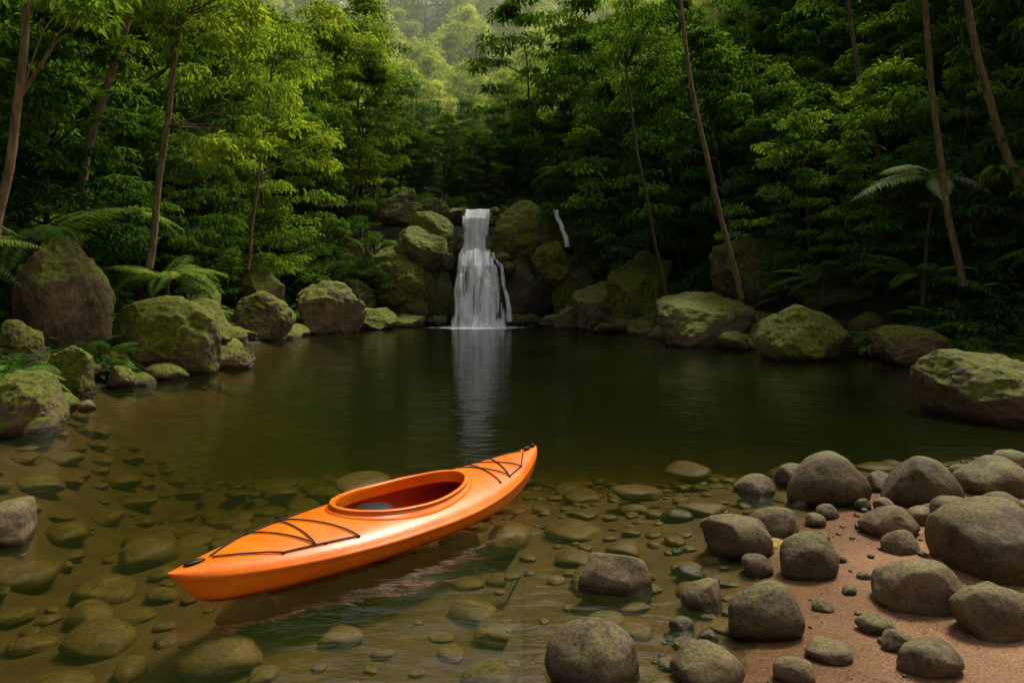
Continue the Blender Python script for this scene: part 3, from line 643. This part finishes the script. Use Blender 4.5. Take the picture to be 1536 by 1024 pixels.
# seat: padded domed cushion, with the backrest behind it
B=MB();V=[];n=32
rp=[(.0,.205),(.3,.203),(.6,.195),(.8,.182),(.95,.16),(1.0,.14),(1.02,.03)]
for r,z in rp:
    for i in range(n):
        a=2*math.pi*i/n;V.append((-.17+.19*r*math.cos(a),.09+.17*r*math.sin(a),z))
F=[(j*n+i,j*n+(i+1)%n,(j+1)*n+(i+1)%n,(j+1)*n+i) for j in range(len(rp)-1) for i in range(n)]
B.add(V,F,0);link(bpy.data.objects.new('seat',B.mesh('seat',[black],True)),kay)
B=MB();V=[];nu,nv=14,8
for sgn in(0,1):
    for j in range(nv+1):
        for i in range(nu+1):
            u=i/nu*2-1;v=j/nv;ww=.17*(1-.25*v**3)
            V.append((-.38+.05*u*u-.05*v+sgn*.03+.012*math.sin(math.pi*v)*sgn,.05+u*ww,.09+.15*v-.03*u*u*v))
F=[];q=(nu+1)*(nv+1)
for j in range(nv):
    for i in range(nu):
        a=j*(nu+1)+i;F.append((a,a+nu+1,a+nu+2,a+1));F.append((q+a,q+a+1,q+a+nu+2,q+a+nu+1))
for i in range(nu): a=nv*(nu+1)+i;F.append((a,q+a,q+a+1,a+1))
for j in range(nv):
    a=j*(nu+1);F.append((a,q+a,q+a+nu+1,a+nu+1));a+=nu;F.append((a,a+nu+1,q+a+nu+1,q+a))
B.add(V,F,0);link(bpy.data.objects.new('seat_backrest',B.mesh('seat_backrest',[black],True)),kay)
B=MB()
def dl(p,q,n=14,h=.008):
    return [(p[0]+(q[0]-p[0])*i/n,p[1]+(q[1]-p[1])*i/n,deckz(p[0]+(q[0]-p[0])*i/n,p[1]+(q[1]-p[1])*i/n)+h) for i in range(n+1)]
def edge(x,f): return (x,f*Wd(2*x/L_))
def cord(a,b): tube(B,dl(a,b),.0052,6,mat=0)
anch=[]
for sgn in(-1,1):
    A0=(-1.46,.012*sgn);A1=edge(-1.12,.78*sgn);A2=edge(-.86,.80*sgn);A3=edge(-.64,.84*sgn)
    cord(A0,A1);cord(A1,A2);cord(A2,A3);anch+=[A1,A2,A3]
    C0=(1.5,.012*sgn);C1=edge(1.24,.78*sgn);C2=edge(1.0,.8*sgn);C3=edge(.84,.8*sgn)
    cord(C0,C1);cord(C1,C2);anch+=[C1,C2,C3]
    cord(C1,edge(1.0,-.8*sgn));cord(C3,edge(1.0,-.8*sgn))
cord(edge(-1.12,.78),edge(-.92,-.79));cord(edge(-.92,-.79),edge(-.86,.80));cord(edge(-.86,.8),edge(-.64,-.84))
tube(B,[(-.40,.12,.22),(-.42,.2,.25),(-.40,.255,.285)],.006,6,mat=0)
link(bpy.data.objects.new('deck_cords',B.mesh('deck_cords',[cordm],True)),kay)
bmf=bmesh.new()
def addblob(c,s):
    mt=Matrix.Translation(c)@Matrix.Diagonal((*s,1));bmesh.ops.create_icosphere(bmf,subdivisions=3,radius=1,matrix=mt)
for x,y in anch: addblob((x,y,deckz(x,y)+.005),(.014,.009,.008))
addblob((-1.56,0,deckz(-1.56,0)+.008),(.065,.026,.014));addblob((1.57,0,deckz(1.57,0)+.012),(.05,.022,.018));addblob((1.66,0,deckz(1.66,0)+.01),(.03,.02,.02))
me=bpy.data.meshes.new('fittings');bmf.to_mesh(me);bmf.free();me.materials.append(black);me.polygons.foreach_set('use_smooth',[True]*len(me.polygons))
link(bpy.data.objects.new('deck_fittings',me),kay)
kay.rotation_euler=(math.radians(0),0,math.radians(50))

# ------------------------------------------------------------------ light, sky, camera
el=60;az=42
w=bpy.data.worlds.new('World');sc.world=w;w.use_nodes=True;nt=w.node_tree
bg=nt.nodes['Background'];sky=nt.nodes.new('ShaderNodeTexSky');sky.sky_type='NISHITA';sky.sun_disc=False
sky.sun_elevation=math.radians(el);sky.sun_rotation=math.radians(az);sky.dust_density=5;sky.air_density=1
hs=nt.nodes.new('ShaderNodeHueSaturation');hs.inputs['Saturation'].default_value=.2;hs.inputs['Value'].default_value=1
nt.links.new(sky.outputs[0],hs.inputs['Color']);nt.links.new(hs.outputs[0],bg.inputs['Color']);bg.inputs['Strength'].default_value=.15
sl=bpy.data.lights.new('sun','SUN');sl.energy=5.0;sl.angle=math.radians(12);sl.color=(1,.94,.80)
so=bpy.data.objects.new('sun',sl);link(so)
d=Vector((math.sin(math.radians(az))*math.cos(math.radians(el)),math.cos(math.radians(az))*math.cos(math.radians(el)),math.sin(math.radians(el))))
so.rotation_euler=d.to_track_quat('Z','Y').to_euler();so.location=(20,10,40)
cam=bpy.data.cameras.new('camera');cam.lens=24;cam.sensor_width=36;cam.shift_y=-72/1536;cam.clip_end=2000
co=bpy.data.objects.new('camera',cam);co.location=(0,0,1.8);co.rotation_euler=(math.radians(90),0,0);link(co)
sc.camera=co
